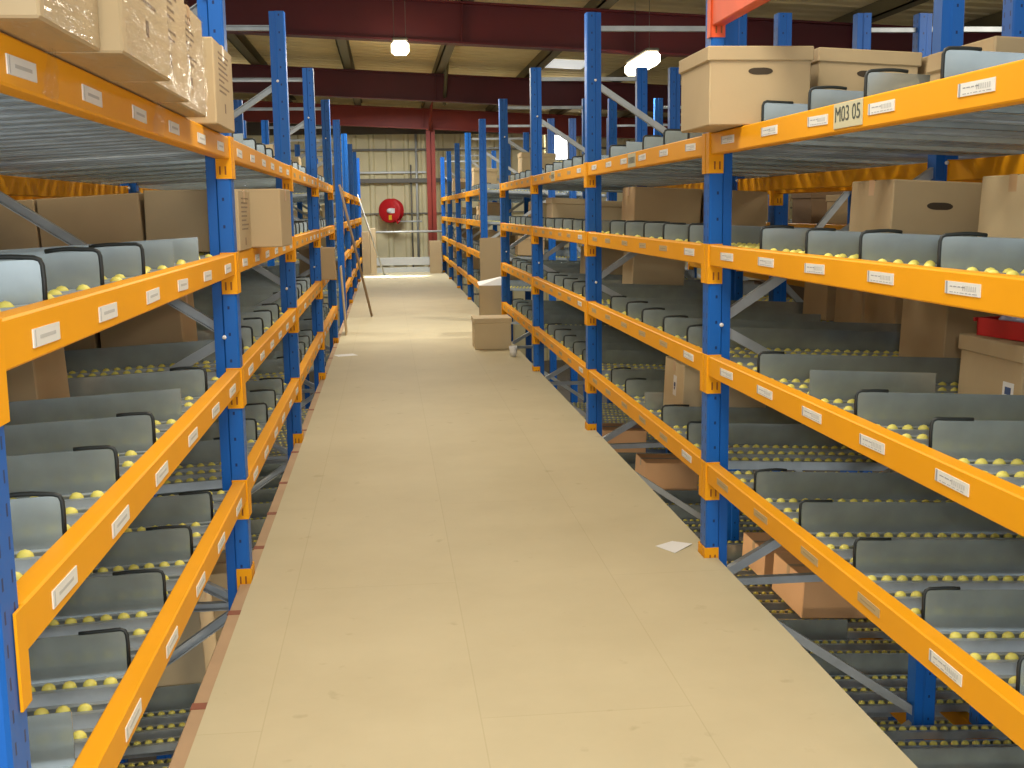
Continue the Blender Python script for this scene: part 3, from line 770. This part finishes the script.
film('clear stretch film wrapped round the overhanging cartons, top left', q)
film('torn film tail hanging over the top left beam, nearer the camera', [[(-.557, 2.03, 1.60), (-.557, 2.13, 1.585), (-.548, 2.10, 1.68), (-.548, 2.06, 1.682)]])
film('torn film tail hanging over the top left beam, further away', [[(-.557, 2.95, 1.60), (-.557, 3.10, 1.59), (-.548, 3.08, 1.68), (-.548, 2.98, 1.682)]])
film('clear film round the carton beyond the first left upright', [[(-.558, 4.57, 1.265), (-.558, 4.93, 1.265), (-.558, 4.93, 1.52), (-.558, 4.57, 1.52)]])

# ---------------------------------------------------------------- things on the deck
carton('R', -.39, .37, 11.62, .36, .31, 0, 'tan lidded archive box standing on the deck by the right rack', 'kraft_pale', True, z=.001, tilt=False)
# tall open carton behind it
r = root('open_carton', (1.17, 13.1, .001), 'tall open carton with raised flap behind the lidded deck box', 'box', rz=R(-6))
b_ = MB()
for (a, c, d, e) in [(-.15, .15, -.2, -.194), (-.15, .15, .194, .2), (-.15, -.144, -.2, .2), (.144, .15, -.2, .2)]: b_.box(a, c, d, e, 0, .56, 'kraft_pale')
b_.box(-.15, .15, -.2, .2, 0, .006, 'kraft_pale'); ob('box_body', b_, r)
b_ = MB(); b_.add([(-.15, -.2, .56), (.15, -.2, .56), (.17, -.16, .67), (-.17, -.16, .60), (-.15, -.194, .56), (.15, -.194, .56), (.17, -.154, .67), (-.17, -.154, .60)], [(0, 1, 2, 3), (7, 6, 5, 4), (0, 4, 5, 1), (1, 5, 6, 2), (2, 6, 7, 3), (3, 7, 4, 0)], 'white'); ob('flap', b_, r)
o = ob('cardboard_sheet', MB().box(-.155, .155, -.006, .006, 0, 1.05, 'kraft_mid', bev=.002), None, (1.30, 14.5, .0), (R(-2), 0, R(3)))
tag(o, 'tall brown cardboard sheet standing in the gap of the right rack', 'cardboard sheet')
o = ob('cardboard_sheet', MB().box(-.006, .006, -.2, .2, 0, .78, 'kraft_brown', bev=.002), None, (-.50, 13.5, .001), (0, R(-3), 0))
tag(o, 'brown cardboard sheet leaning beside the left rack gap', 'cardboard sheet')
# flattened cardboard stack at the far left end, carton at far right
r = root('cardboard_bundle', (-.40, 26.2, 0), 'stacked flattened cardboard standing at the far left end of deck', 'cardboard bundle')
b_ = MB(); b_.box(-.16, .02, -.25, .25, 0.0, .95, 'kraft', bev=.004); ob('sheet_stack', b_, r)
b_ = MB(); b_.box(.025, .15, -.22, .28, 0.0, 1.02, 'kraft_pale', bev=.004); ob('sheet_stack', b_, r)
carton('R', -.30, .26, 26.1, .36, .72, 0, 'tall tan carton at the far right end of the deck', 'kraft', z=.001, tilt=False)
o = ob('water_bottle', MB().lathe([(0, 0), (.05, 0), (.06, .02), (.06, .2), (.03, .26), (.02, .3), (0, .3)], 'blueplastic', 16), None, (1.33, S(8) + .6, ZL[2] + .012)); tag(o, 'blue bottle-shaped container on the far right shelf', 'container')
# leaning poles
o = ob('broom_handle', MB().tube([(-.235, 15.6, .013), (-.56, 14.55, 1.72)], .016, 'wood_pole', 10)); tag(o, 'dark wooden pole leaning on the left rack, foot on deck', 'pole')
o = ob('metal_pole', MB().tube([(-.08, 25.6, .013), (-.60, 24.9, 1.75)], .018, 'pale_steel', 10)); tag(o, 'thin pale metal pole leaning at the far left end', 'pole')
# loose papers
o = ob('paper_sheet', MB().add([(1.075, 4.60, .001), (1.13, 4.49, .001), (1.232, 4.60, .004), (1.16, 4.66, .001), (1.075, 4.60, .002), (1.13, 4.49, .002), (1.232, 4.60, .005), (1.16, 4.66, .002)], [(3, 2, 1, 0), (4, 5, 6, 7), (0, 1, 5, 4), (1, 2, 6, 5), (2, 3, 7, 6), (3, 0, 4, 7)], 'white')); tag(o, 'white paper scrap on the deck beside the first right upright', 'paper')
o = ob('paper_sheet', MB().box(-.10, .10, -.08, .08, 0, .0015, 'white'), None, (-.44, 11.45, .0005), (0, 0, R(20))); tag(o, 'white paper on the deck near the left rack', 'paper')
o = ob('paper_cup', MB().lathe([(0, 0), (.03, 0), (.04, .1), (.037, .1), (.028, .004), (0, .004)], 'white', 14), None, (1.17, 11.0, .001)); tag(o, 'small white cup on the deck beside the lidded box', 'cup')
# red trays
def tray(loc, L, W, Hh, label, rzz=0):
    r = root('red_tray', loc, label, 'tray', rz=rzz); b_ = MB()
    b_.box(-L / 2, L / 2, -W / 2, W / 2, 0, .004, 'red_tray')
    for (a, c, d, e) in [(-L / 2, L / 2, -W / 2, -W / 2 + .006), (-L / 2, L / 2, W / 2 - .006, W / 2), (-L / 2, -L / 2 + .006, -W / 2, W / 2), (L / 2 - .006, L / 2, -W / 2, W / 2)]: b_.box(a, c, d, e, .004, Hh, 'red_tray')
    ob('tray_body', b_, r)
    b_ = MB(); b_.box(-L / 2 - .008, L / 2 + .008, -W / 2 - .008, -W / 2, Hh - .012, Hh, 'red_tray'); b_.box(-L / 2 - .008, L / 2 + .008, W / 2, W / 2 + .008, Hh - .012, Hh, 'red_tray'); ob('rim', b_, r)
    return r
zt = surf(2, .56) + .205 + .004
tray((1.93, 3.36, zt + .002), .16, .22, .055, 'red tray on the stickered carton under the second right beam', R(10))
o = ob('plastic_bag', MB().lathe([(0, 0), (.05, 0), (.066, .02), (.07, .05), (.05, .068), (.02, .075), (0, .07)], 'clear_bag', 14), None, (1.93, 3.36, zt + .0085), (0, 0, 0)); tag(o, 'bluish clear bag lying in the red tray', 'bag')
tray((2.05, 6.56, surf(4, .64) + .115), .30, .26, .13, 'red tray on the top shelf of the second right bay', 0)
b_ = MB(); b_.box(-.17, .17, -.16, .16, 0, .10, 'kraft_pale', bev=.004); o = ob('cardboard_box', b_, None, (2.05, 6.56, surf(4, .64) + 0.012)); tag(o, 'low pale box under the red tray on top right shelf', 'box')

# ---------------------------------------------------------------- hose reel on the end wall
r = root('fire_hose_reel', (.12, 28.45, 1.40), 'red fire hose reel on the pale end wall', 'hose reel', rz=R(-24))
def disc(prof, mn, y=0, seg=40): b = MB(); b.lathe(prof, mn, seg, Matrix.Translation((0, y, 0)) @ Matrix.Rotation(R(90), 4, 'X')); return b
ob('drum', disc([(.04, -.11), (.27, -.11), (.29, -.10), (.29, -.085), (.20, -.07), (.20, .07), (.29, .085), (.29, .10), (.27, .11), (.04, .11), (0, .11)], 'red'), r)
ob('drum_back', disc([(0, -.112), (.27, -.112), (.27, -.108)], 'red'), r)
ob('hub', disc([(0, .16), (.05, .16), (.06, .11), (.06, .10)], 'white', 0, 16), r)
b_ = MB(); b_.box(.02, .14, -.125, -.112, -.06, .06, 'white', bev=.003); b_.box(-.02, .06, -.126, -.112, -.22, -.10, 'yellow', bev=.003); ob('notice', b_, r)
b_ = MB(); b_.tube([(.0, .0, 0), (0, .3, 0)], .03, 'girt'); b_.box(-.05, .05, .28, .34, -.2, .2, 'girt'); ob('bracket', b_, r)
b_ = MB(); b_.tube([(.16, -.12, -.2), (.22, -.14, -.3), (.28, -.14, -.22)], .025, 'red'); b_.tube([(.16, 0, -.26), (.75, .1, -.26)], .02, 'pale_steel'); ob('nozzle_pipe', b_, r)
